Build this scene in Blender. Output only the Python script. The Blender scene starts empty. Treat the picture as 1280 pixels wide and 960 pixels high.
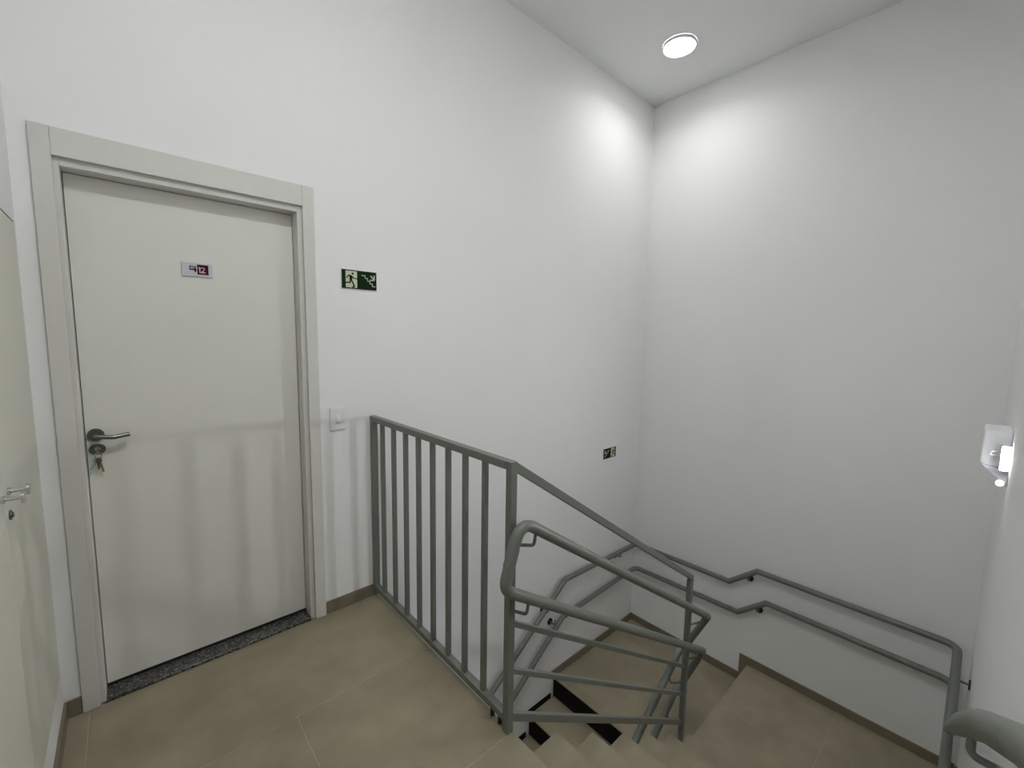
import bpy, bmesh, math
from mathutils import Vector, Matrix

S = bpy.context.scene
COL = S.collection

# ------------------------------------------------------------------ camera
CAM = Vector((0.0, 0.0, 1.463))
YAW, PITCH, ROLL, FPX = 0.734039703, 0.104116969, 0.0154475441, 535.344331
_f = Vector((math.sin(YAW) * math.cos(PITCH), math.cos(YAW) * math.cos(PITCH), -math.sin(PITCH)))
_r = Vector((math.cos(YAW), -math.sin(YAW), 0.0))
_u = _r.cross(_f)
right = math.cos(ROLL) * _r + math.sin(ROLL) * _u
up = -math.sin(ROLL) * _r + math.cos(ROLL) * _u
cd = bpy.data.cameras.new('camera')
cam = bpy.data.objects.new('camera', cd)
COL.objects.link(cam)
m = Matrix((right, up, -_f)).transposed().to_4x4()
m.translation = CAM
cam.matrix_world = m
cd.sensor_fit = 'HORIZONTAL'
cd.sensor_width = 36.0
cd.lens = FPX / 1280.0 * 36.0
cd.clip_start = 0.01
S.camera = cam

# ------------------------------------------------------------------ world, exposure, lamp strengths
W = bpy.data.worlds.new('world')
S.world = W
W.use_nodes = True
W.node_tree.nodes['Background'].inputs[0].default_value = (0.6, 0.62, 0.62, 1)
W.node_tree.nodes['Background'].inputs[1].default_value = 0.02
S.view_settings.view_transform = 'Standard'
S.view_settings.look = 'None'
S.view_settings.exposure = 1.72
S.view_settings.gamma = 1.0
S.view_settings.use_curve_mapping = False
LAMP_STAIR = 6.6      # ceiling lamp over the half landing (in view)
LAMP_LANDING = 62.0    # its twin over the upper landing (out of the frame)
BEAM_STAIR = 1.3      # watts of the same lamp's downward beam
FILL_FAR = 150.0       # added panel hidden behind the emergency light, side light for the door
FILL_LOWER = 14.0      # added unseen lamp under the landing, brightens the flight below
LAMP_EMERGENCY = 10.0  # lit panel of the wall emergency light

# ------------------------------------------------------------------ sizes (metres; z = 0 is the upper landing)
YA = 2.23          # door wall
XB = 3.705         # wall behind the half landing
XL = -0.252        # wall on the left
YC = -0.092        # wall beside the upper flight
XE = 0.30          # end of that wall
YK = -1.7          # wall behind the camera
ZT = 3.583         # ceiling
ZB = -3.1          # floor of the storey below
RISE = 0.172
GO = 0.257
X0 = 0.997         # landing nosing
YI = 1.075         # inner edge of the upper flight
ZM = -7 * RISE     # upper half landing
ZN = -8 * RISE     # lower half landing
XN = 2.53          # nosing of the lower half landing
GO2 = 0.285

# ------------------------------------------------------------------ materials
def mat(name, color, rough=0.5, metal=0.0, var=0.0, scale=5.0, bump=0.0, bscale=200.0, spec=0.5, rnd=0.0, detail=6.0, stretch=None):
    mt = bpy.data.materials.new(name)
    mt.use_nodes = True
    nt = mt.node_tree
    b = nt.nodes['Principled BSDF']
    b.inputs['Roughness'].default_value = rough
    b.inputs['Metallic'].default_value = metal
    b.inputs['Specular IOR Level'].default_value = spec
    c = (*color, 1)
    b.inputs['Base Color'].default_value = c
    tc = nt.nodes.new('ShaderNodeTexCoord')
    geo = nt.nodes.new('ShaderNodeNewGeometry')
    src = geo.outputs['Position']
    if stretch:
        mp = nt.nodes.new('ShaderNodeMapping')
        mp.inputs['Scale'].default_value = stretch
        nt.links.new(src, mp.inputs['Vector'])
        src = mp.outputs['Vector']
    if var > 0 or rnd > 0:
        n = nt.nodes.new('ShaderNodeTexNoise')
        n.inputs['Scale'].default_value = scale
        n.inputs['Detail'].default_value = detail
        n.inputs['Roughness'].default_value = 0.62
        nt.links.new(src, n.inputs['Vector'])
        mr = nt.nodes.new('ShaderNodeMapRange')
        mr.inputs['From Min'].default_value = 0.3
        mr.inputs['From Max'].default_value = 0.7
        mr.inputs['To Min'].default_value = 1 - var
        mr.inputs['To Max'].default_value = 1 + var
        nt.links.new(n.outputs['Fac'], mr.inputs['Value'])
        val = mr.outputs['Result']
        if rnd > 0:
            oi = nt.nodes.new('ShaderNodeObjectInfo')
            m2 = nt.nodes.new('ShaderNodeMapRange')
            m2.inputs['To Min'].default_value = 1 - rnd
            m2.inputs['To Max'].default_value = 1 + rnd
            nt.links.new(oi.outputs['Random'], m2.inputs['Value'])
            mm = nt.nodes.new('ShaderNodeMath')
            mm.operation = 'MULTIPLY'
            nt.links.new(val, mm.inputs[0])
            nt.links.new(m2.outputs['Result'], mm.inputs[1])
            val = mm.outputs[0]
        mx = nt.nodes.new('ShaderNodeVectorMath')
        mx.operation = 'SCALE'
        mx.inputs[0].default_value = color
        nt.links.new(val, mx.inputs['Scale'])
        nt.links.new(mx.outputs['Vector'], b.inputs['Base Color'])
    if bump > 0:
        n2 = nt.nodes.new('ShaderNodeTexNoise')
        n2.inputs['Scale'].default_value = bscale
        n2.inputs['Detail'].default_value = 3.0
        nt.links.new(geo.outputs['Position'], n2.inputs['Vector'])
        bp = nt.nodes.new('ShaderNodeBump')
        bp.inputs['Strength'].default_value = bump
        bp.inputs['Distance'].default_value = 0.002
        nt.links.new(n2.outputs['Fac'], bp.inputs['Height'])
        nt.links.new(bp.outputs['Normal'], b.inputs['Normal'])
    return mt

def emit(name, color, strength):
    mt = bpy.data.materials.new(name)
    mt.use_nodes = True
    b = mt.node_tree.nodes['Principled BSDF']
    b.inputs['Base Color'].default_value = (*color, 1)
    b.inputs['Emission Color'].default_value = (*color, 1)
    b.inputs['Emission Strength'].default_value = strength
    return mt

M = {}
M['wall'] = mat('wall_paint', (0.865, 0.87, 0.865), 0.75, var=0.012, scale=1.3, bump=0.25, bscale=260, spec=0.25)
M['ceiling'] = mat('ceiling_paint', (0.84, 0.85, 0.84), 0.85, bump=0.1, bscale=200, spec=0.2)
M['leaf'] = mat('cream_door_paint', (0.74, 0.74, 0.685), 0.45, var=0.012, scale=3, spec=0.3)
M['panel'] = mat('cream_panel_paint', (0.70, 0.70, 0.62), 0.5, bump=0.1, bscale=300, spec=0.3)
M['casing'] = mat('casing_laminate', (0.67, 0.665, 0.63), 0.45, var=0.012, scale=12, stretch=(6, 6, 0.4), spec=0.3)
M['tile'] = mat('taupe_floor_tile', (0.305, 0.266, 0.188), 0.42, var=0.24, scale=2.2, rnd=0.05, bump=0.04, bscale=90, spec=0.35, detail=9)
M['grout'] = mat('pale_grout', (0.44, 0.41, 0.34), 0.9)
M['glaze'] = mat('pale_edge_strip', (0.55, 0.53, 0.46), 0.6)
M['skirt'] = mat('skirting_tile_taupe', (0.215, 0.180, 0.130), 0.45, var=0.12, scale=6, rnd=0.05, spec=0.35)
M['riser'] = mat('riser_shade_black', (0.007, 0.0065, 0.006), 0.6, var=0.15, scale=8, spec=0.1)  # near-black colour paints the shade on lower risers and skirting
M['concrete'] = mat('painted_soffit', (0.70, 0.70, 0.68), 0.8)
M['metal'] = mat('grey_green_enamel', (0.158, 0.170, 0.147), 0.38, var=0.03, scale=20, spec=0.5)
M['black'] = mat('black_plastic', (0.012, 0.012, 0.012), 0.5)
M['white'] = mat('white_plastic', (0.82, 0.83, 0.86), 0.35)
M['steel'] = mat('brushed_dark_steel', (0.20, 0.20, 0.185), 0.32, metal=1.0)
M['chrome'] = mat('polished_chrome', (0.62, 0.62, 0.63), 0.15, metal=1.0)
M['brass'] = mat('old_brass', (0.32, 0.27, 0.13), 0.4, metal=0.8)
M['tag'] = mat('pale_teal_key_head', (0.30, 0.40, 0.40), 0.5)
M['green'] = mat('exit_sign_green', (0.0015, 0.017, 0.004), 0.5, spec=0.15)
M['glow'] = mat('exit_sign_ivory', (0.58, 0.62, 0.46), 0.5)
M['plate'] = mat('number_plate_silver', (0.60, 0.60, 0.66), 0.35)
M['red'] = mat('number_plate_maroon', (0.060, 0.002, 0.010), 0.5, spec=0.15)
M['ink'] = mat('number_plate_ink', (0.015, 0.015, 0.02), 0.5)
M['digit'] = mat('number_plate_digit', (0.75, 0.62, 0.66), 0.5)

def granite():
    mt = bpy.data.materials.new('speckled_granite')
    mt.use_nodes = True
    nt = mt.node_tree
    b = nt.nodes['Principled BSDF']
    b.inputs['Roughness'].default_value = 0.3
    geo = nt.nodes.new('ShaderNodeNewGeometry')
    v = nt.nodes.new('ShaderNodeTexNoise')
    v.inputs['Scale'].default_value = 130
    v.inputs['Detail'].default_value = 4
    v.inputs['Roughness'].default_value = 0.7
    nt.links.new(geo.outputs['Position'], v.inputs['Vector'])
    r = nt.nodes.new('ShaderNodeValToRGB')
    e = r.color_ramp.elements
    e[0].position = 0.46
    e[0].color = (0.012, 0.012, 0.012, 1)
    e[1].position = 0.68
    e[1].color = (0.36, 0.35, 0.32, 1)
    k = e.new(0.55)
    k.color = (0.11, 0.105, 0.095, 1)
    nt.links.new(v.outputs['Fac'], r.inputs['Fac'])
    nt.links.new(r.outputs['Color'], b.inputs['Base Color'])
    return mt
M['granite'] = granite()

# ------------------------------------------------------------------ building helpers
WLOC = {}

def link(o, parent=None, at=(0, 0, 0)):
    at = Vector(at)
    COL.objects.link(o)
    WLOC[o] = at
    if parent is not None:
        o.parent = parent
        o.location = at - WLOC[parent]
    else:
        o.location = at
    return o

def tag(o, label=None, cat=None, group=None, kind=None):
    if label: o['label'] = label
    if cat: o['category'] = cat
    if group: o['group'] = group
    if kind: o['kind'] = kind
    return o

def empty(name, at, label=None, cat=None, group=None, kind=None, parent=None):
    o = bpy.data.objects.new(name, None)
    o.empty_display_size = 0.05
    link(o, parent, at)
    return tag(o, label, cat, group, kind)

def fin(name, bm, material, parent=None, smooth=False, bevel=0.0, seg=2):
    """one mesh object; its origin is moved to the middle of its base"""
    bmesh.ops.recalc_face_normals(bm, faces=bm.faces)
    if bevel > 0:
        bmesh.ops.bevel(bm, geom=list(bm.edges), offset=bevel, segments=seg, affect='EDGES', profile=0.5)
    xs = [v.co.x for v in bm.verts]; ys = [v.co.y for v in bm.verts]; zs = [v.co.z for v in bm.verts]
    c = Vector(((min(xs) + max(xs)) / 2, (min(ys) + max(ys)) / 2, min(zs)))
    for v in bm.verts:
        v.co -= c
    me = bpy.data.meshes.new(name)
    bm.to_mesh(me)
    bm.free()
    me.materials.append(material)
    if smooth:
        for p in me.polygons:
            p.use_smooth = True
        me.set_sharp_from_angle(angle=math.radians(40))
    return link(bpy.data.objects.new(name, me), parent, c)

def add_box(bm, x0, x1, y0, y1, z0, z1):
    vs = [bm.verts.new((x, y, z)) for z in (z0, z1) for y in (y0, y1) for x in (x0, x1)]
    for q in ((0, 1, 3, 2), (4, 6, 7, 5), (0, 4, 5, 1), (2, 3, 7, 6), (0, 2, 6, 4), (1, 5, 7, 3)):
        bm.faces.new([vs[i] for i in q])
    return vs

def box(name, x0, x1, y0, y1, z0, z1, material, parent=None, bevel=0.0, seg=1):
    bm = bmesh.new()
    add_box(bm, x0, x1, y0, y1, z0, z1)
    return fin(name, bm, material, parent, bevel=bevel, seg=seg)

def boxes(name, rows, material, parent=None):
    bm = bmesh.new()
    for r in rows:
        add_box(bm, *r)
    return fin(name, bm, material, parent)

def add_prism(bm, pts, y0, y1, axis='y'):
    """polygon extruded along an axis; pts are (x, z) for y, (y, z) for x, (x, y) for z"""
    def P(a, b, h):
        return {'y': (a, h, b), 'x': (h, a, b), 'z': (a, b, h)}[axis]
    lo = [bm.verts.new(P(a, b, y0)) for a, b in pts]
    hi = [bm.verts.new(P(a, b, y1)) for a, b in pts]
    bm.faces.new(lo)
    bm.faces.new(hi[::-1])
    n = len(pts)
    for i in range(n):
        j = (i + 1) % n
        bm.faces.new((lo[i], hi[i], hi[j], lo[j]))

def prism(name, pts, y0, y1, material, parent=None, axis='y', bevel=0.0):
    bm = bmesh.new()
    add_prism(bm, pts, y0, y1, axis)
    return fin(name, bm, material, parent, bevel=bevel, seg=1)

def add_ribbon(bm, pts, w, y0, y1, ext=0.5):
    """flat strokes of width w along (x, z) points, extruded in y"""
    for (ax, az), (bx_, bz) in zip(pts, pts[1:]):
        d = Vector((bx_ - ax, bz - az)).normalized()
        n = Vector((-d.y, d.x)) * w / 2
        e = d * w * ext
        q = [(ax - e.x + n.x, az - e.y + n.y), (bx_ + e.x + n.x, bz + e.y + n.y),
             (bx_ + e.x - n.x, bz + e.y - n.y), (ax - e.x - n.x, az - e.y - n.y)]
        add_prism(bm, q, y0, y1)

def add_disc(bm, cx, cz, r, y0, y1, n=14, rz=None):
    add_prism(bm, [(cx + r * math.cos(2 * math.pi * k / n), cz + (rz or r) * math.sin(2 * math.pi * k / n)) for k in range(n)], y0, y1)

def fillet(pts, rad):
    """round the corners of a polyline; rad is one radius or one for each inner corner"""
    pts = [Vector(p) for p in pts]
    n = len(pts)
    rads = rad if isinstance(rad, (list, tuple)) else [rad] * (n - 2)
    out = [pts[0]]
    for i in range(1, n - 1):
        a, b, c = pts[i - 1], pts[i], pts[i + 1]
        d1 = (a - b).normalized(); d2 = (c - b).normalized()
        ang = d1.angle(d2)
        r = rads[i - 1]
        if r <= 0 or abs(math.pi - ang) < 0.01:
            out.append(b)
            continue
        t = min(r / math.tan(ang / 2), (a - b).length * 0.48, (c - b).length * 0.48)
        p1, p2 = b + d1 * t, b + d2 * t
        for k in range(9):
            s = k / 8
            out.append((1 - s) ** 2 * p1 + 2 * s * (1 - s) * b + s * s * p2)
    out.append(pts[-1])
    return out

def add_tube(bm, pts, r, n=16):
    pts = [Vector(p) for p in pts]
    d0 = (pts[1] - pts[0]).normalized()
    ref = Vector((0, 0, 1)) if abs(d0.z) < 0.9 else Vector((1, 0, 0))
    u = d0.cross(ref).normalized()
    rings = []
    for i, p in enumerate(pts):
        if i == 0: d = d0
        elif i == len(pts) - 1: d = (pts[-1] - pts[-2]).normalized()
        else:
            a = (p - pts[i - 1]).normalized(); b = (pts[i + 1] - p).normalized()
            d = (a + b).normalized()
        u = (u - d * u.dot(d)).normalized()
        v = d.cross(u)
        k = 1.0
        if 0 < i < len(pts) - 1:
            k = 1 / max(0.6, math.cos(a.angle(b) / 2))
        rr = []
        for j in range(n):
            t = 2 * math.pi * j / n
            off = u * math.cos(t) * r + v * math.sin(t) * r
            if k > 1.0001:
                side = (b - a)
                if side.length > 1e-6:
                    side.normalize()
                    off = off + side * off.dot(side) * (k - 1)
            rr.append(bm.verts.new(p + off))
        rings.append(rr)
    for A, B in zip(rings, rings[1:]):
        for j in range(n):
            bm.faces.new((A[j], A[(j + 1) % n], B[(j + 1) % n], B[j]))
    bm.faces.new(rings[0][::-1])
    bm.faces.new(rings[-1])

def tube(name, pts, r, material, parent=None, n=16):
    bm = bmesh.new()
    add_tube(bm, pts, r, n)
    return fin(name, bm, material, parent, smooth=True)

def rod(name, a, b, r, material, parent=None, n=20):
    return tube(name, [a, b], r, material, parent, n)

def bar(name, a, b, w, h, material, parent=None, bevel=0.002, vertical_ends=False):
    """rectangular tube from a to b; w is its width sideways, h its height"""
    a, b = Vector(a), Vector(b)
    d = (b - a).normalized()
    upv = Vector((0, 0, 1)) if abs(d.z) < 0.95 else Vector((0, 1, 0))
    s = d.cross(upv).normalized() * w / 2
    t = s.cross(d).normalized() * h / 2
    if vertical_ends:
        t = Vector((0, 0, h / 2 / math.sqrt(max(1e-6, 1 - d.z ** 2))))
    bm = bmesh.new()
    vs = [bm.verts.new(p + i * s + j * t) for p in (a, b) for j in (-1, 1) for i in (-1, 1)]
    for q in ((0, 1, 3, 2), (4, 6, 7, 5), (0, 4, 5, 1), (2, 3, 7, 6), (0, 2, 6, 4), (1, 5, 7, 3)):
        bm.faces.new([vs[i] for i in q])
    return fin(name, bm, material, parent, bevel=bevel, seg=1)

# ================================================================== THE SETTING
T = 0.15
# casing: outer -0.203..0.708, inner -0.152..0.656; reveal -0.137..0.636
boxes('wall_front', [(XL - T, -0.175, YA, YA + T, ZB, ZT), (-0.175, 0.68, YA, YA + T, 2.11, ZT),
                     (-0.175, 0.68, YA, YA + T, ZB, -0.02), (0.68, XB + T, YA, YA + T, ZB, ZT)], M['wall'])['kind'] = 'structure'
box('wall_right', XB, XB + T, YC - T, YA, ZB, ZT, M['wall'])['kind'] = 'structure'
LY0, LY1, LZ0, LZ1 = 1.06, 2.212, 0.182, 1.828
boxes('wall_left', [(XL - T, XL, YK - T, LY0, ZB, ZT), (XL - T, XL, LY1, YA, ZB, ZT),
                    (XL - T, XL, LY0, LY1, ZB, LZ0), (XL - T, XL, LY0, LY1, LZ1, ZT)], M['wall'])['kind'] = 'structure'
box('wall_stair', XE, XB, YC - T, YC, ZB, ZT, M['wall'])['kind'] = 'structure'
box('wall_return', XE, XE + T, YK, YC - T, ZB, ZT, M['wall'])['kind'] = 'structure'
box('wall_back', XL, XE + T, YK - T, YK, ZB, ZT, M['wall'])['kind'] = 'structure'
box('ceiling', XL - T, XB + T, YK - T, YA + T, ZT, ZT + T, M['ceiling'])['kind'] = 'structure'

def tiled_floor(name, slab, xj, yj, ztop, g=0.0015, clip=None):
    """grout bed with one tile object for each field of the grid"""
    x0, x1, y0, y1 = slab
    f = box(name, x0, x1, y0, y1, ztop - 0.16, ztop - 0.0015, M['grout'])
    f['kind'] = 'structure'
    for i in range(len(xj) - 1):
        for j in range(len(yj) - 1):
            box('tile', xj[i] + g, xj[i + 1] - g, yj[j] + g, yj[j + 1] - g, ztop - 0.010, ztop, M['tile'], f, bevel=0.0008)
    return f

YJ = [-1.7, -1.296, -0.703, -0.110, 0.483, 1.075, 1.666, 2.227]
# the strip between wall_stair's end and the nosing belongs to the same landing
f = box('floor', XL, X0 - 0.004, YK, YA, -0.16, -0.0015, M['grout'])
f['kind'] = 'structure'
XJ = [XL + 0.002, -0.184, 0.411, X0]
for i in range(3):
    for j in range(len(YJ) - 1):
        if j == len(YJ) - 2 and i == 1:
            continue                       # one long tile runs along the door wall
        xa, xb = XJ[i] + 0.0015, XJ[i + 1] - 0.0015
        if i == 2:
            xb = X0 if j < 5 else X0 - 0.004
            if j == len(YJ) - 2: xa = XJ[1] + 0.0015
        box('tile', xa, xb, YJ[j] + 0.0015, YJ[j + 1] - 0.0015, -0.010, 0.0, M['tile'], f, bevel=0.0008)
f1 = tiled_floor('floor.001', (X0 + 7 * GO - GO + 0.0, XB, YC, 1.108, ), [X0 + 6 * GO + 0.02, 3.12, XB - 0.001], [YC + 0.002, 0.517, 1.1235], ZM)
f2 = tiled_floor('floor.002', (XN + 0.016, XB, 1.112, YA), [XN, 3.13, XB - 0.001], [1.125, 1.63, YA - 0.002], ZN)
f3 = box('floor.003', XL, XB, YC, YA, ZB - 0.1, ZB + 0.0, M['tile'])
f3['kind'] = 'structure'

# step between the two levels of the half landing
st = box('trim_1', X0 + 6 * GO + 0.03, XB, 1.108, 1.118, ZN, ZM - 0.011, M['tile'])
st['kind'] = 'structure'

box('trim_2', X0 - 0.0035, X0 + 0.002, 1.102, YA - 0.012, -0.012, 0.0012, M['glaze'])['kind'] = 'structure'

# ------------------------------------------------------------------ stair flights
fl = empty('stair_flight', (1.9, 0.5, ZM), 'upper flight of taupe tiled steps leading down from the door landing', 'stairs')
pts = [(X0 - 0.012, -0.012)]
for k in range(1, 8):
    pts += [(X0 + (k - 1) * GO - 0.012, -k * RISE - 0.012)]
    if k < 7:
        pts += [(X0 + k * GO - 0.012, -k * RISE - 0.012)]
pts += [(X0 + 6 * GO - 0.012, ZM - 0.16), (X0 - 0.012, -0.30)]
prism('flight_body', pts, YC + 0.001, YI - 0.012, M['concrete'], fl)
for k in range(1, 7):
    xa = X0 + (k - 1) * GO - 0.010
    xb = X0 + k * GO
    z = -k * RISE
    box('tread', xa, xb, YC + 0.002, YI, z - 0.012, z, M['tile'], fl, bevel=0.0012)
for k in range(1, 8):
    xa = X0 + (k - 1) * GO - 0.012
    box('riser', xa, xa + 0.008, YC + 0.002, YI - 0.004, -k * RISE + 0.0005, -(k - 1) * RISE - 0.0125, M['tile'], fl)

NL = 9
fl2 = empty('stair_flight', (1.3, 1.6, ZN - 0.8), 'lower flight of steps with shade painted black on the risers, descending beneath the upper landing along the door wall', 'stairs')
pts = [(XN + 0.014, ZN - 0.012)]
for k in range(1, NL + 1):
    pts += [(XN - (k - 1) * GO2 + 0.014, ZN - k * RISE - 0.012), (XN - k * GO2 + 0.014, ZN - k * RISE - 0.012)]
pts += [(XN - NL * GO2 + 0.014, ZB + 0.01), (XN + 0.014, ZB + 0.01)]
prism('flight_body', pts, 1.13, YA - 0.001, M['concrete'], fl2)
for k in range(1, NL + 1):
    z = ZN - k * RISE
    box('tread', XN - k * GO2, XN - (k - 1) * GO2 + 0.012, 1.125, YA - 0.002, z - 0.012, z, M['tile'], fl2, bevel=0.0012)
    xr = XN - (k - 1) * GO2 + 0.006
    box('riser', xr, xr + 0.008, 1.128, YA - 0.003, z + 0.0005, z + RISE - 0.0125, M['riser'], fl2)  # shade is put into the riser colour

# ------------------------------------------------------------------ skirting tiles
SK = 0.068
def skirt(parent, x0, x1, y0, y1, z0, z1=None, material='skirt'):
    return box('skirting_tile', x0, x1, y0, y1, z0 + 0.001, (z1 if z1 is not None else z0 + SK), M[material], parent, bevel=0.001)
b = empty('baseboard_front', (0.8, YA, 0), kind='structure')
skirt(b, 0.709, X0 - 0.013, YA - 0.009, YA - 0.0003, 0)
skirt(b, XL + 0.0095, -0.204, YA - 0.009, YA - 0.0003, 0)
# half landing and the steps along the door wall
skirt(b, 3.13, XB - 0.0095, YA - 0.009, YA - 0.0003, ZN)
skirt(b, XN - 0.03, 3.128, YA - 0.009, YA - 0.0003, ZN)
for k in range(1, NL):
    z = ZN - k * RISE
    skirt(b, XN - k * GO2 - 0.03, XN - (k - 1) * GO2 - 0.031, YA - 0.009, YA - 0.0003, z, z + 0.045, 'riser')  # stepped tiles coloured black for the shade down here
b = empty('baseboard_left', (XL, 1.0, 0), kind='structure')
for j in range(len(YJ) - 1):
    skirt(b, XL + 0.0003, XL + 0.009, YJ[j] + 0.001, min(YJ[j + 1], YA) - 0.001, 0)
b = empty('baseboard_right', (XB, 1.0, ZM), kind='structure')
skirt(b, XB - 0.009, XB - 0.0003, YC + 0.01, 0.5268, ZM)
skirt(b, XB - 0.009, XB - 0.0003, 0.5272, 1.12, ZM)
skirt(b, XB - 0.009, XB - 0.0003, 1.121, 1.185, ZN, ZM + SK)
skirt(b, XB - 0.009, XB - 0.0003, 1.186, 1.63, ZN)
skirt(b, XB - 0.009, XB - 0.0003, 1.632, YA - 0.001, ZN)
b = empty('baseboard_stair', (2.0, YC, ZM), kind='structure')
skirt(b, 2.81, XB - 0.01, YC + 0.0003, YC + 0.009, ZM)
for k in range(1, 7):
    skirt(b, X0 + (k - 1) * GO + 0.001, X0 + k * GO, YC + 0.0003, YC + 0.009, -k * RISE)
skirt(b, XE, X0, YC + 0.0003, YC + 0.009, 0)

# ------------------------------------------------------------------ apartment door
d = empty('door_1', (0.25, YA, 0), 'cream door numbered twelve in a pale grey casing', kind='structure')
CY = YA - 0.013
def casing(n, x0, x1, z0, z1):
    return box(n, x0, x1, CY, YA - 0.0002, z0, z1, M['casing'], d, bevel=0.0015)
casing('casing', -0.203, -0.1525, 0.001, 2.166)
casing('casing', 0.6565, 0.708, 0.001, 2.166)
casing('casing_head', -0.152, 0.656, 2.071, 2.165)
LS = YA + 0.080       # front of the leaf
for (x0, x1) in ((-0.1745, -0.137), (0.636, 0.6795)):
    jb = box('jamb', x0, x1, YA + 0.004, YA + T, 0.0, 2.109, M['casing'], d, bevel=0.001)
    sx = (-0.137, -0.129) if x0 < 0 else (0.628, 0.636)
box('jamb_head', -0.1365, 0.6355, YA + 0.004, YA + T, 2.044, 2.109, M['casing'], d, bevel=0.001)
box('threshold', -0.1365, 0.6355, YA - 0.004, YA + T, -0.015, 0.012, M['granite'], d, bevel=0.001)
leaf = box('door_leaf', -0.1345, 0.6335, LS, LS + 0.035, 0.026, 2.0415, M['leaf'], d, bevel=0.001)
box('bottom_gap_shade', -0.134, 0.633, LS + 0.003, LS + 0.030, 0.0122, 0.0258, M['black'], leaf)  # black strip paints the shade in the gap under the leaf
# lever handle: round rose, neck, bent lever
hx, hz = -0.106, 1.066
bm = bmesh.new()
add_disc(bm, hx, hz, 0.025, LS - 0.009, LS - 0.0002, n=28)
fin('handle_rose', bm, M['steel'], leaf, smooth=True)
lev = tube('lever_handle', fillet([(hx, LS - 0.008, hz), (hx, LS - 0.048, hz), (hx + 0.052, LS - 0.050, hz - 0.008), (hx + 0.098, LS - 0.040, hz - 0.003)], [0.012, 0.03]), 0.0085, M['steel'], leaf)
bm = bmesh.new()
add_disc(bm, hx + 0.001, 1.009, 0.025, LS - 0.009, LS - 0.0002, n=28, rz=0.021)
fin('lock_rose', bm, M['steel'], leaf, smooth=True)
bm = bmesh.new()
add_disc(bm, hx + 0.003, 1.012, 0.0085, LS - 0.013, LS - 0.0085, n=18)
add_box(bm, hx - 0.001, hx + 0.006, LS - 0.013, LS - 0.0085, 0.998, 1.008)
fin('lock_cylinder', bm, M['chrome'], leaf)

# key bunch hanging from the lock
kb = empty('key_bunch', (hx + 0.002, LS - 0.02, 0.93), 'small bunch of keys with a teal head hanging from the cream door lock', 'keys')
ring = [Vector((hx + 0.003, LS - 0.022 + 0.004 * math.sin(t), 0.987 + 0.012 * math.cos(t))) + Vector((0.009 * math.sin(t), 0, 0)) for t in [2 * math.pi * k / 20 for k in range(21)]]
tube('key_ring', ring, 0.0013, M['chrome'], kb, n=8)
box('inserted_key', hx + 0.001, hx + 0.0035, LS - 0.030, LS - 0.0135, 0.992, 1.018, M['brass'], kb, bevel=0.0005)
def flatkey(name, cx, cz, ang, L, hw, material, y):
    bm = bmesh.new()
    loc = [(-0.0045, 0), (0.0045, 0), (0.0075, -0.006), (0.0075, -0.016), (0.0035, -0.021), (0.0035, -L + 0.003), (0, -L), (-0.0035, -L + 0.004), (-0.0022, -L + 0.009), (-0.0035, -0.030), (-0.0035, -0.021), (-0.0075, -0.016), (-0.0075, -0.006)]
    c, s = math.cos(ang), math.sin(ang)
    add_prism(bm, [(cx + (px * c * hw - pz * s), cz + (px * s * hw + pz * c)) for px, pz in loc], y, y + 0.0025)
    return fin(name, bm, material, kb)
flatkey('key', hx + 0.002, 0.979, 0.20, 0.062, 1.15, M['brass'], LS - 0.020)
flatkey('key', hx + 0.000, 0.979, -0.42, 0.050, 1.5, M['tag'], LS - 0.024)
flatkey('key', hx + 0.001, 0.978, 0.02, 0.046, 1.0, M['steel'], LS - 0.028)

# number plate
nx0, nx1, nz0, nz1 = 0.195, 0.303, 1.709, 1.768
pl = empty('number_plate', (0.25, LS, nz0), 'small silver number plate reading 12 on the cream door', 'sign')
box('plate', nx0, nx1, LS - 0.006, LS - 0.0003, nz0, nz1, M['plate'], pl, bevel=0.002, seg=2)
box('red_field', 0.249, 0.2885, LS - 0.0075, LS - 0.0061, 1.7195, 1.7605, M['red'], pl)
bm = bmesh.new()
add_ribbon(bm, [(0.2535, 1.7465), (0.2575, 1.749), (0.2575, 1.7275)], 0.0036, LS - 0.0090, LS - 0.0076, ext=0.35)
fin('digit', bm, M['digit'], pl)
bm = bmesh.new()
a2 = [(0.2655 + 0.0062 * math.cos(math.radians(t)) + 0.0025, 1.7425 + 0.0062 * math.sin(math.radians(t))) for t in (160, 125, 90, 55, 20, -10)]
add_ribbon(bm, a2 + [(0.2705, 1.7365), (0.2620, 1.7282), (0.2765, 1.7282)], 0.0036, LS - 0.0090, LS - 0.0076, ext=0.35)
fin('digit', bm, M['digit'], pl)
bm = bmesh.new()
ly0, ly1 = LS - 0.0074, LS - 0.0062
add_ribbon(bm, [(0.2230, 1.7520), (0.2440, 1.7510)], 0.0030, ly0, ly1)
add_ribbon(bm, [(0.2235, 1.7520), (0.2235, 1.7440)], 0.0035, ly0, ly1)
add_ribbon(bm, [(0.2235, 1.7385), (0.2440, 1.7385)], 0.0055, ly0, ly1)
add_ribbon(bm, [(0.2300, 1.7465), (0.2390, 1.7420)], 0.0026, ly0, ly1)
add_ribbon(bm, [(0.2420, 1.7500), (0.2420, 1.7300)], 0.0045, ly0, ly1)
add_ribbon(bm, [(0.2375, 1.7350), (0.2440, 1.7320)], 0.0028, ly0, ly1)
fin('black_emblem', bm, M['ink'], pl)

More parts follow.
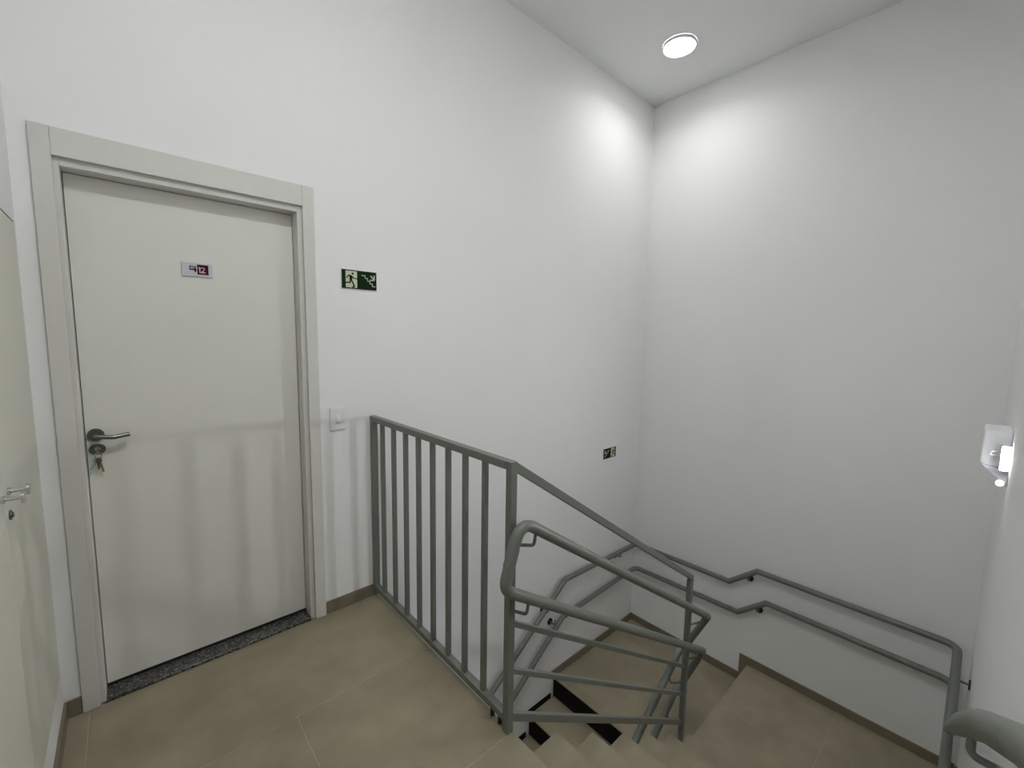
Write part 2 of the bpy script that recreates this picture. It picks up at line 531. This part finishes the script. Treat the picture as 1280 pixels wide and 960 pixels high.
# ------------------------------------------------------------------ low closet door on the left wall
d2 = empty('door_2', (XL, 1.64, LZ0), 'cream double closet door set flush in the left wall', kind='structure')
box('recess', XL - 0.10, XL - 0.09, LY0 + 0.001, LY1 - 0.001, LZ0 + 0.001, LZ1 - 0.001, M['black'], d2)
GP = 0.006
for (y0, y1, z0, z1) in ((LY1 - GP, LY1 - 0.0005, LZ0 + 0.0005, LZ1 - 0.0005), (LY0 + 0.0005, LY0 + GP, LZ0 + 0.0005, LZ1 - 0.0005), (LY0 + GP, LY1 - GP, LZ1 - GP, LZ1 - 0.0005)):
    box('edge_gap_shade', XL - 0.02, XL - 0.0015, y0, y1, z0, z1, M['black'], d2)  # black filler paints the shade in the gaps round the leaves
for (y0, y1, ks) in ((1.639, LY1 - GP, 1), (LY0 + GP, 1.636, -1)):
    lf = box('closet_leaf', XL - 0.022, XL + 0.001, y0, y1, LZ0 + GP, LZ1 - GP, M['panel'], d2, bevel=0.0015)
    ky = 1.682 if ks > 0 else 1.602
    bm = bmesh.new()
    add_tube(bm, [(XL + 0.0005, ky, 1.047), (XL + 0.007, ky, 1.047)], 0.010, 14)
    add_tube(bm, [(XL + 0.006, ky, 1.047), (XL + 0.036, ky, 1.047)], 0.005, 14)
    add_tube(bm, [(XL + 0.035, ky, 1.047), (XL + 0.041, ky, 1.047)], 0.0150, 18)
    fin('knob', bm, M['chrome'], lf, smooth=True)
    if ks > 0:
        bm = bmesh.new()
        add_tube(bm, [(XL + 0.0005, 1.68, 0.984), (XL + 0.005, 1.68, 0.984)], 0.013, 18)
        add_tube(bm, [(XL + 0.004, 1.68, 0.984), (XL + 0.009, 1.68, 0.984)], 0.007, 14)
        fin('lock', bm, M['steel'], lf, smooth=True)

# ================================================================== SIGNS AND FITTINGS
def exit_sign(x0, z0, w, h, flip, label):
    """green photoluminescent sign: running figure in a doorway, stairs and arrow"""
    s = empty('exit_sign', (x0 + w / 2, YA, z0), label, 'sign', 'green emergency exit signs')
    def X(t):
        return x0 + (w - t if flip else t)
    box('sign_plate', x0, x0 + w, YA - 0.004, YA - 0.0003, z0, z0 + h, M['glow'], s)
    bw = 0.0022
    box('green_field', x0 + bw, x0 + w - bw, YA - 0.0048, YA - 0.0041, z0 + bw, z0 + h - bw, M['green'], s)
    k = h / 0.098
    y0, y1 = YA - 0.0056, YA - 0.0049
    xa, xb = X(0.022 * k), X(0.081 * k)
    box('doorway', min(xa, xb), max(xa, xb), y0, y1, z0 + 0.007 * k, z0 + 0.091 * k, M['glow'], s)
    Q = lambda pts: [(X(a * k), z0 + c * k) for a, c in pts]
    bm = bmesh.new()
    y2, y3 = YA - 0.0064, YA - 0.0057
    add_disc(bm, X(0.058 * k), z0 + 0.078 * k, 0.0058 * k, y2, y3)
    add_prism(bm, Q([(0.040, 0.069), (0.052, 0.067), (0.058, 0.058), (0.053, 0.044), (0.043, 0.042), (0.041, 0.056)]), y2, y3)
    add_ribbon(bm, Q([(0.050, 0.066), (0.038, 0.069), (0.028, 0.057)]), 0.0055 * k, y2, y3)
    add_ribbon(bm, Q([(0.053, 0.065), (0.063, 0.056), (0.081, 0.053)]), 0.0050 * k, y2, y3)
    add_ribbon(bm, Q([(0.046, 0.046), (0.043, 0.032), (0.022, 0.031)]), 0.0068 * k, y2, y3)
    add_ribbon(bm, Q([(0.050, 0.046), (0.058, 0.032), (0.066, 0.014), (0.058, 0.010)]), 0.0068 * k, y2, y3)
    fin('running_figure', bm, M['green'], s)
    bm = bmesh.new()
    add_ribbon(bm, Q([(0.108, 0.074), (0.124, 0.074), (0.124, 0.061), (0.137, 0.061), (0.137, 0.048), (0.150, 0.048), (0.150, 0.035), (0.163, 0.035), (0.163, 0.022), (0.177, 0.022)]), 0.0046 * k, y0, y1)
    fin('stair_symbol', bm, M['glow'], s)
    bm = bmesh.new()
    add_ribbon(bm, Q([(0.155, 0.076), (0.172, 0.057)]), 0.0062 * k, y0, y1, ext=0.2)
    add_ribbon(bm, Q([(0.174, 0.077), (0.174, 0.054), (0.153, 0.054)]), 0.0062 * k, y0, y1)
    fin('arrow', bm, M['glow'], s)
    return s
exit_sign(0.833, 1.708, 0.188, 0.098, False, 'larger green exit sign on the wall right of the cream door')
exit_sign(3.122, 0.402, 0.190, 0.096, True, 'smaller far green exit sign near the corner above the stair handrails')

sw = empty('light_switch', (0.796, YA, 0.98), 'white light switch plate beside the grey railing top', 'switch')
box('switch_plate', 0.758, 0.834, YA - 0.010, YA - 0.0003, 0.983, 1.100, M['white'], sw, bevel=0.003, seg=2)
prism('rocker', [(YA - 0.0101, 1.060), (YA - 0.013, 1.060), (YA - 0.018, 1.024), (YA - 0.0101, 1.024)], 0.786, 0.810, M['white'], sw, axis='x', bevel=0.0008)

def ceiling_lamp(cx, cy, strength, label, beam=0.0, ZT=ZT):
    l = empty('ceiling_lamp', (cx, cy, ZT - 0.022), label, 'lamp', 'round ceiling lamps')
    R = 0.108
    bm = bmesh.new()
    n = 48
    prof = [(R + 0.008, ZT - 0.0003), (R + 0.008, ZT - 0.016), (R + 0.004, ZT - 0.020), (R, ZT - 0.020), (R, ZT - 0.012)]
    rings = [[bm.verts.new((cx + r * math.cos(2 * math.pi * k / n), cy + r * math.sin(2 * math.pi * k / n), z)) for k in range(n)] for r, z in prof]
    for A, B in zip(rings, rings[1:]):
        for k in range(n):
            bm.faces.new((A[k], A[(k + 1) % n], B[(k + 1) % n], B[k]))
    fin('lamp_rim', bm, M['white'], l, smooth=True)
    bm = bmesh.new()
    add_prism(bm, [(cx + (R - 0.001) * math.cos(2 * math.pi * k / n), cy + (R - 0.001) * math.sin(2 * math.pi * k / n)) for k in range(n)], ZT - 0.018, ZT - 0.010, axis='z')
    fin('diffuser', bm, emit('lamp_diffuser', (0.995, 1.0, 0.985), strength), l)
    if beam > 0:
        ld = bpy.data.lights.new('lamp_beam', 'AREA')
        ld.shape = 'DISK'
        ld.size = 2 * R - 0.02
        ld.energy = beam
        ld.spread = math.radians(150)
        link(bpy.data.objects.new('lamp_beam', ld), l, (cx, cy, ZT - 0.019))
ceiling_lamp(3.083, 1.678, LAMP_STAIR, 'round glowing ceiling lamp above the stair corner', BEAM_STAIR)
ceiling_lamp(0.6, 0.30, LAMP_LANDING, 'round ceiling lamp above the upper landing floor')
ceiling_lamp(0.45, 1.62, FILL_LOWER, 'added unseen fill lamp on the underside of the upper landing', ZT=-0.16)  # added out of view to lift the light on the lower stair

# emergency light on the wall beside the upper flight
el = empty('emergency_light', (2.6, YC, 0.93), 'white wall emergency light with a lit panel at the right edge', 'light')
prism('housing', [(YC + 0.0005, 1.135), (-0.016, 1.133), (-0.012, 1.003), (-0.030, 0.992), (YC + 0.0005, 0.990)], 2.53, 2.73, M['white'], el, axis='x', bevel=0.003)
prism('lower_reflector', [(-0.016, 1.001), (-0.024, 0.985), (-0.080, 0.935), (YC + 0.0005, 0.935), (YC + 0.0005, 0.988), (-0.034, 0.989)], 2.515, 2.70, M['plate'], el, axis='x', bevel=0.002)
box('lamp_head', 2.492, 2.5275, YC + 0.0045, -0.064, 0.984, 1.084, M['white'], el, bevel=0.003, seg=2)
box('lit_panel', 2.488, 2.4925, YC + 0.0075, -0.067, 0.988, 1.080, emit('emergency_led', (1, 1, 1), LAMP_EMERGENCY), el)
prism('lamp_head', [(2.7305, YC + 0.002), (2.965, YC + 0.002), (2.965, -0.0165), (2.926, -0.0165), (2.886, -0.0805), (2.7305, -0.0805)], 0.955, 1.055, M['white'], el, axis='z', bevel=0.001)  # added head, out of sight behind the housing, carries the fill panel
prism('lit_panel', [(2.8879, -0.0770), (2.9229, -0.0210), (2.9212, -0.0199), (2.8862, -0.0759)], 0.960, 1.050, emit('added_far_fill', (1, 1, 1), FILL_FAR), el, axis='z')  # added unseen glowing panel, throws side light on door and railing
for hz0 in (1.0555, 0.9505):
    box('added_glow_baffle', 2.735, 2.955, YC + 0.001, -0.0230, hz0, hz0 + 0.004, M['white'], el)  # added unseen plates, keep the hidden panel's glow off the wall
box('panel_bracket', 2.490, 2.53, YC + 0.0005, YC + 0.004, 0.925, 1.085, M['chrome'], el, bevel=0.001)
tube('wire_loop', fillet([(2.527, -0.062, 1.058), (2.505, -0.040, 1.054), (2.505, -0.036, 1.042), (2.527, -0.060, 1.036)], 0.006), 0.0022, M['white'], el, n=8)
bm = bmesh.new()
bmesh.ops.create_uvsphere(bm, u_segments=16, v_segments=10, radius=0.012)
for v in bm.verts: v.co += Vector((2.512, -0.072, 0.932))
fin('indicator', bm, emit('emergency_indicator', (1, 1, 1), 0.6), el, smooth=True)

# ================================================================== RAILING
RX, RY = 0.984, 1.085
rl = empty('stair_railing', (RX, RY, 0), 'grey-green metal railing with vertical balusters, sloping bars and a looped double handrail', 'railing')
ZR = 1.022
box('post', RX - 0.015, RX + 0.015, RY - 0.015, RY + 0.015, -0.0, ZR + 0.016, M['metal'], rl, bevel=0.002)
box('wall_post', RX - 0.015, RX + 0.015, YA - 0.0325, YA - 0.0005, 0.015, ZR - 0.0155, M['metal'], rl, bevel=0.0015)
box('top_rail', RX - 0.016, RX + 0.016, RY + 0.0155, YA - 0.0005, ZR - 0.015, ZR + 0.015, M['metal'], rl, bevel=0.002)
br = box('bottom_rail', RX - 0.015, RX + 0.015, RY + 0.0155, YA - 0.033, 0.042, 0.070, M['metal'], rl, bevel=0.0015)
for y in (1.13, 1.175):
    box('rail_foot', RX - 0.006, RX + 0.006, y - 0.006, y + 0.006, 0.0002, 0.0418, M['black'], br)
src = None
for y in (2.107, 1.980, 1.855, 1.732, 1.608, 1.484, 1.361, 1.234):
    if src is None:
        src = box('baluster', RX - 0.010, RX + 0.010, y - 0.010, y + 0.010, 0.0702, ZR - 0.0152, M['metal'], rl, bevel=0.0012)
        y00 = y
    else:
        o = src.copy()
        COL.objects.link(o)
        o.parent = rl
        o.location = src.location + Vector((0, y - y00, 0))
SL = 0.66
NX = 2.452
bar('sloping_top_rail', (RX + 0.012, RY, ZR - 0.004), (NX + 0.014, RY, ZR - 0.004 - SL * (NX + 0.002 - RX)), 0.030, 0.030, M['metal'], rl, vertical_ends=True)
zt = ZR - SL * (NX - RX)
box('newel_post', NX - 0.015, NX + 0.015, RY - 0.015, RY + 0.015, -6 * RISE + 0.0005, zt - 0.012, M['metal'], rl, bevel=0.002)
for z0, w in ((0.425, 0.020), (0.238, 0.020), (0.052, 0.030)):
    bar('sloping_bar', (RX + 0.0155, RY, z0), (NX - 0.0155, RY, z0 - 0.655 * (NX - RX - 0.03)), 0.020, w, M['metal'], rl, vertical_ends=True)

# double handrail fixed to the inner railing, turning round the newel into the lower flight
HR = 0.0208
HY = 1.033
RYB = 1.165
hr = rl
up_pts = fillet([(0.926, HY - 0.004, 0.690), (0.983, HY, 0.8385), (2.615, HY, -0.245), (2.665, RYB, -0.512), (2.53, RYB, -0.512), (1.55, RYB, -0.512 - 0.98 * 0.64)], [0.075, 0.03, 0.03, 0.05])
lo_pts = fillet([(0.950, HY - 0.003, 0.750), (0.9045, HY - 0.004, 0.6156), (2.575, HY, -0.455), (2.64, RYB, -0.765), (2.50, RYB, -0.785), (1.55, RYB, -0.785 - 0.95 * 0.64)], [0.055, 0.03, 0.03, 0.05])
tube('upper_handrail', up_pts, HR, M['metal'], hr)
tube('lower_handrail', lo_pts, HR, M['metal'], hr)
def hook(pts):
    return tube('bracket', fillet(pts, 0.012), 0.006, M['metal'], hr, n=10)
for (x, z) in ((1.060, 0.787), (1.030, 0.535)):
    hook([(x, HY, z - 0.012), (x - 0.006, HY + 0.004, z - 0.062), (RX + 0.012, RY - 0.013, z - 0.055)])
for (x, z) in ((2.56, -0.210), (2.545, -0.435)):
    hook([(x, HY + 0.008, z - 0.012), (x, HY + 0.012, z - 0.050), (NX + 0.012, RY - 0.006, z - 0.045)])
for (x, z) in ((2.40, -0.600), (2.40, -0.850)):
    hook([(x, RYB - 0.006, z - 0.010), (x, RYB - 0.02, z - 0.045), (NX - 0.012, RY + 0.012, z - 0.035)])

# double handrail along the walls
wh = empty('wall_handrail', (3.3, 1.0, -0.5), 'long double tube handrail fixed along the stairwell walls', 'handrail')
XH, YH, YS = XB - 0.060, YA - 0.060, -0.030
SC = 0.66
up_w = fillet([(0.40, -0.068, 0.99), (0.45, -0.068, 1.175), (0.66, -0.062, 1.056), (0.85, -0.043, 0.943), (1.15, YS - 0.004, 0.745), (2.80, YS, -0.344), (XH, YS, -0.344), (XH, 1.085, -0.350), (XH, 1.288, -0.524),
               (XH, YH, -0.530), (2.585, YH, -0.497), (1.25, YH, -0.497 - 1.335 * 0.72)], [0.05, 0.1, 0.2, 0.2, 0.06, 0.075, 0.0, 0.0, 0.06, 0.03])
lo_w = fillet([(0.66, -0.063, 0.830), (0.85, -0.043, 0.720), (1.15, YS - 0.004, 0.520), (2.78, YS, -0.575), (XH, YS, -0.580), (XH, 1.005, -0.580), (XH, 1.208, -0.755),
               (XH, YH, -0.775), (2.565, YH, -0.815), (1.25, YH, -0.815 - 1.315 * 0.74)], [0.2, 0.2, 0.06, 0.075, 0.0, 0.0, 0.06, 0.03])
tube('upper_tube', up_w, HR, M['metal'], wh)
tube('lower_tube', lo_w, HR, M['metal'], wh)
def bracket(p, n):
    """rod from under the tube to a round black flange on the wall; n points out of the wall"""
    p, n = Vector(p), Vector(n)
    base = p - n * (0.060 - 0.0005) + Vector((0, 0, -0.055))
    bk = tube('bracket', fillet([p + Vector((0, 0, -0.015)), p + Vector((0, 0, -0.055)), base + n * 0.006], 0.015), 0.006, M['metal'], wh, n=10)
    rod('flange', base, base + n * 0.007, 0.027, M['black'], bk)
bracket((XH, 1.150, -0.400), (-1, 0, 0))
bracket((XH, 1.065, -0.632), (-1, 0, 0))
bracket((3.38, YH, -0.524), (0, -1, 0))
bracket((2.38, YH, -0.645), (0, -1, 0))
bracket((2.47, YH, -0.790), (0, -1, 0))
bracket((3.36, YC + 0.060, -0.344), (0, 1, 0))
bracket((3.36, YC + 0.060, -0.580), (0, 1, 0))
bracket((0.99, YC + 0.056, 0.852), (0, 1, 0))
